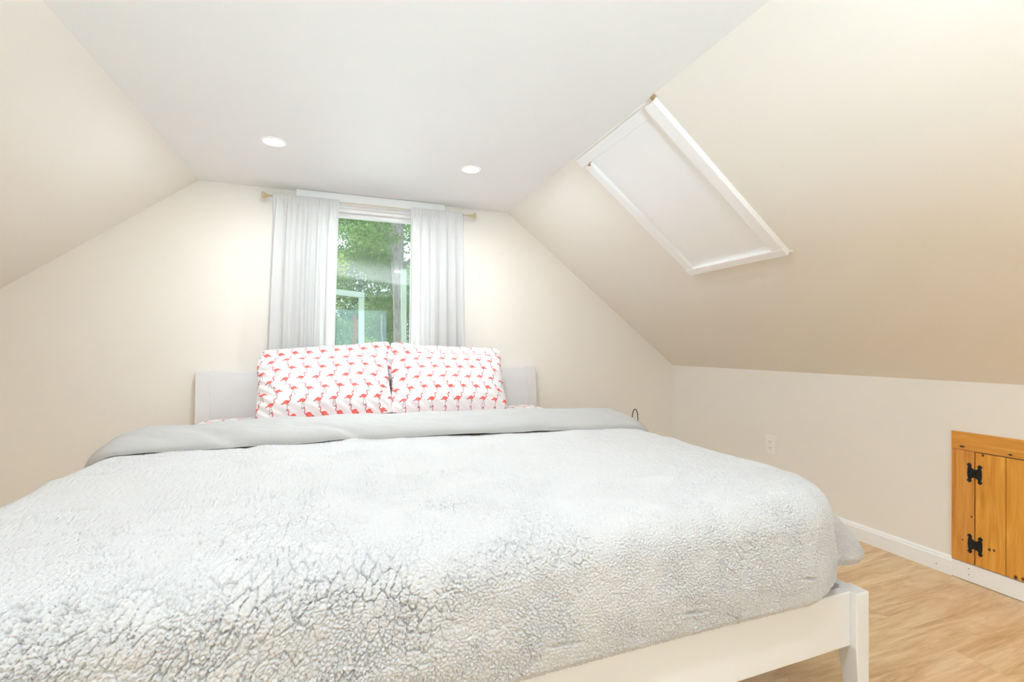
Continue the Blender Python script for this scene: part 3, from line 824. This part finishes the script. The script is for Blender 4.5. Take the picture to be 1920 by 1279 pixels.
def tree(name, label, x, y, lean, r0, r1, top, clusters, size, lm, bark, group, branches=(), seed=0):
    t = thing(name, label, 'tree', (x, y, GZ), group)
    bm = bmesh.new(); n = 14
    pts = [(lean * (i / n) + .03 * math.sin(i * 1.3 + seed), .02 * math.cos(i * 1.7), (top - GZ) * i / n) for i in range(n + 1)]
    tube(bm, pts, [r0 + (r1 - r0) * i / n for i in range(n + 1)], 16)
    for br in branches: tube(bm, [(a - x, b - y, c - GZ) for a, b, c in br], [.035, .022, .010][:len(br)], 8)
    from_bm('trunk', bm, bark, t, smooth=True)
    leaves('foliage', clusters, size, lm, t, (x, y, GZ))
    return t
def cl(n, xr, yr, zr, rad, cnt):
    return [(rng.uniform(*xr), rng.uniform(*yr), rng.uniform(*zr), rad * rng.uniform(.7, 1.3), rad * rng.uniform(.7, 1.3), rad * rng.uniform(.5, 1.0), cnt) for _ in range(n)]
G = 'trees outside the window'
tree('broadleaf_tree', 'tree with thick straight grey trunk seen through the right half of the window', .885, 8.2, .05, .118, .095, 7.5,
     cl(34, (-1.2, 2.8), (7.8, 9.6), (2.6, 6.0), .40, 700) , .027, M['leaf1'], M['bark'], G, [[(.9, 8.2, 2.6), (.5, 8.0, 3.1), (-.2, 7.8, 3.3)], [(.9, 8.2, 2.3), (1.5, 8.1, 2.8), (2.0, 8.0, 2.9)]], 1)
tree('broadleaf_tree', 'slim tree with reddish brown trunk low in the window\'s left corner', .170, 7.0, -.03, .032, .028, 1.42,
     cl(4, (-.9, .3), (7.2, 7.8), (1.5, 2.2), .25, 400), .026, M['leaf3'], M['bark2'], G, (), 3)
tree('broadleaf_tree', 'leafy dark green tree filling the view behind the grey trunk', 2.3, 14.4, .2, .12, .07, 6.0,
     cl(75, (.0, 6.0), (13.7, 15.2), (-1.5, 5.0), .72, 1000), .038, M['leaf2'], M['bark'], G, (), 4)
tree('broadleaf_tree', 'bright green tree in the view left of the grey trunk', -.9, 11.2, .1, .09, .05, 5.2,
     cl(56, (-3.0, 1.2), (10.6, 12.0), (-1.2, 4.3), .54, 800), .034, M['leaf1'], M['bark'], G, (), 5)
tree('broadleaf_tree', 'yellow green leafy sapling in the lower middle of the window view', .70, 9.6, .05, .03, .015, 1.6,
     cl(16, (.2, 1.1), (9.3, 10.1), (-1.0, 1.3), .24, 380), .028, M['leaf3'], M['bark'], G, (), 6)
tree('broadleaf_tree', 'distant dark green tree furthest back in the window view', -1.5, 18, .1, .15, .08, 7.0,
     cl(90, (-6, 5), (17.2, 20), (-2.5, 5.2), 1.15, 560), .060, M['leaf2'], M['bark'], G, (), 8)
# pale posts and crossbeam just outside, turned away from the house
pf = thing('porch_frame', 'pale painted timber frame standing outside, low in the window view', 'frame', (.10, 4.9, GZ))
fo = pf.location.copy()
def beam(name, a, b, w, h):
    a = Vector(a); b = Vector(b); bm = bmesh.new(); t = (b - a).normalized()
    up = Vector((0, 0, 1)) if abs(t.z) < .9 else Vector((0, 1, 0)); s = t.cross(up).normalized(); u = s.cross(t)
    prism(bm, [a + s * w / 2 + u * h / 2, a - s * w / 2 + u * h / 2, a - s * w / 2 - u * h / 2, a + s * w / 2 - u * h / 2], b - a)
    return from_bm(name, off(bm, fo), M['siding'], pf, bevel=.004)
beam('post', (.175, 4.9, GZ), (.175, 4.9, 1.50), .055, .055); beam('crossbeam', (.19, 4.9, 1.485), (-.75, 4.1, 1.485), .05, .055)
beam('post', (.618, 5.1, GZ), (.618, 5.1, 1.80), .055, .06)
sh = thing('shed', 'weathered tan shed wall in the window\'s bottom left corner', 'shed', (-.30, 6.3, GZ))
bm = bmesh.new(); box(bm, -.9, .225, 0, .6, 0, 3.36); from_bm('wall', bm, M['tan_wall'], sh)
bm = bmesh.new(); prism(bm, [(-1.0, -.05, 3.36), (.245, -.05, 3.36), (-.36, -.05, 3.50)], (0, .7, 0)); from_bm('roof', bm, M['bark'], sh)

# ------------------------------------------------------------------ light
w = bpy.data.worlds.new('World'); sc.world = w; w.use_nodes = True
nt = w.node_tree; nt.nodes.clear()
ow = nt.nodes.new('ShaderNodeOutputWorld'); bg = nt.nodes.new('ShaderNodeBackground'); bg.inputs[0].default_value = (.86, .93, 1.0, 1); bg.inputs[1].default_value = 1.05
nt.links.new(bg.outputs[0], ow.inputs[0])
s = bpy.data.lights.new('sun', 'SUN'); s.energy = 6.5; s.angle = .009; s.color = (1, .96, .9)
so_ = bpy.data.objects.new('sun', s); COL.objects.link(so_); so_.rotation_euler = Vector((.30, -.52, -.80)).to_track_quat('-Z', 'Y').to_euler()
# area lights; the rear one is fill added outside the unseen rear window
def area(name, loc, direction, sx, sy, e, color):
    l = bpy.data.lights.new(name, 'AREA'); l.shape = 'RECTANGLE'; l.size = sx; l.size_y = sy; l.energy = e; l.color = color
    o = bpy.data.objects.new(name, l); COL.objects.link(o); o.location = loc; o.rotation_euler = Vector(direction).to_track_quat('-Z', 'Z').to_euler(); return o
area('rear_window_daylight', ((RX0 + RX1) / 2, YB - .25, (RZ0 + RZ1) / 2), (0, 1, .3), 1.4, 1.25, 18, (.56, .77, 1.0))
# unseen uplight added below the rear sill to brighten ceiling and slopes
area('yard_bounce_daylight', ((RX0 + RX1) / 2, YB - 6.0, -1.65), (0, .8, .6), 7.0, 2.2, 7900, (.565, .77, 1.0))
area('bedside_window_daylight', ((WX0 + WX1) / 2, D + .3, 1.30), (0, -1, -.45), .68, 1.0, 6, (.90, .96, 1.0)).data.spread = 1.9

# ------------------------------------------------------------------ camera
cam = bpy.data.cameras.new('camera'); cam.sensor_width = 36; cam.lens = 865 / 1920 * 36; cam.shift_y = 10.5 / 1920; cam.clip_start = .02
c = bpy.data.objects.new('camera', cam); COL.objects.link(c); c.location = (0, 0, .968); c.rotation_euler = (PI / 2, 0, -math.atan(317 / 865))
sc.camera = c
sc.view_settings.view_transform = 'Standard'; sc.view_settings.look = 'None'; sc.view_settings.gamma = 1; sc.view_settings.use_curve_mapping = False
sc.view_settings.exposure = 0.42
sc.cycles.max_bounces = 8; sc.cycles.diffuse_bounces = 6; sc.cycles.glossy_bounces = 2; sc.cycles.transparent_max_bounces = 8
sc.cycles.caustics_reflective = False; sc.cycles.caustics_refractive = False; sc.cycles.use_light_tree = False
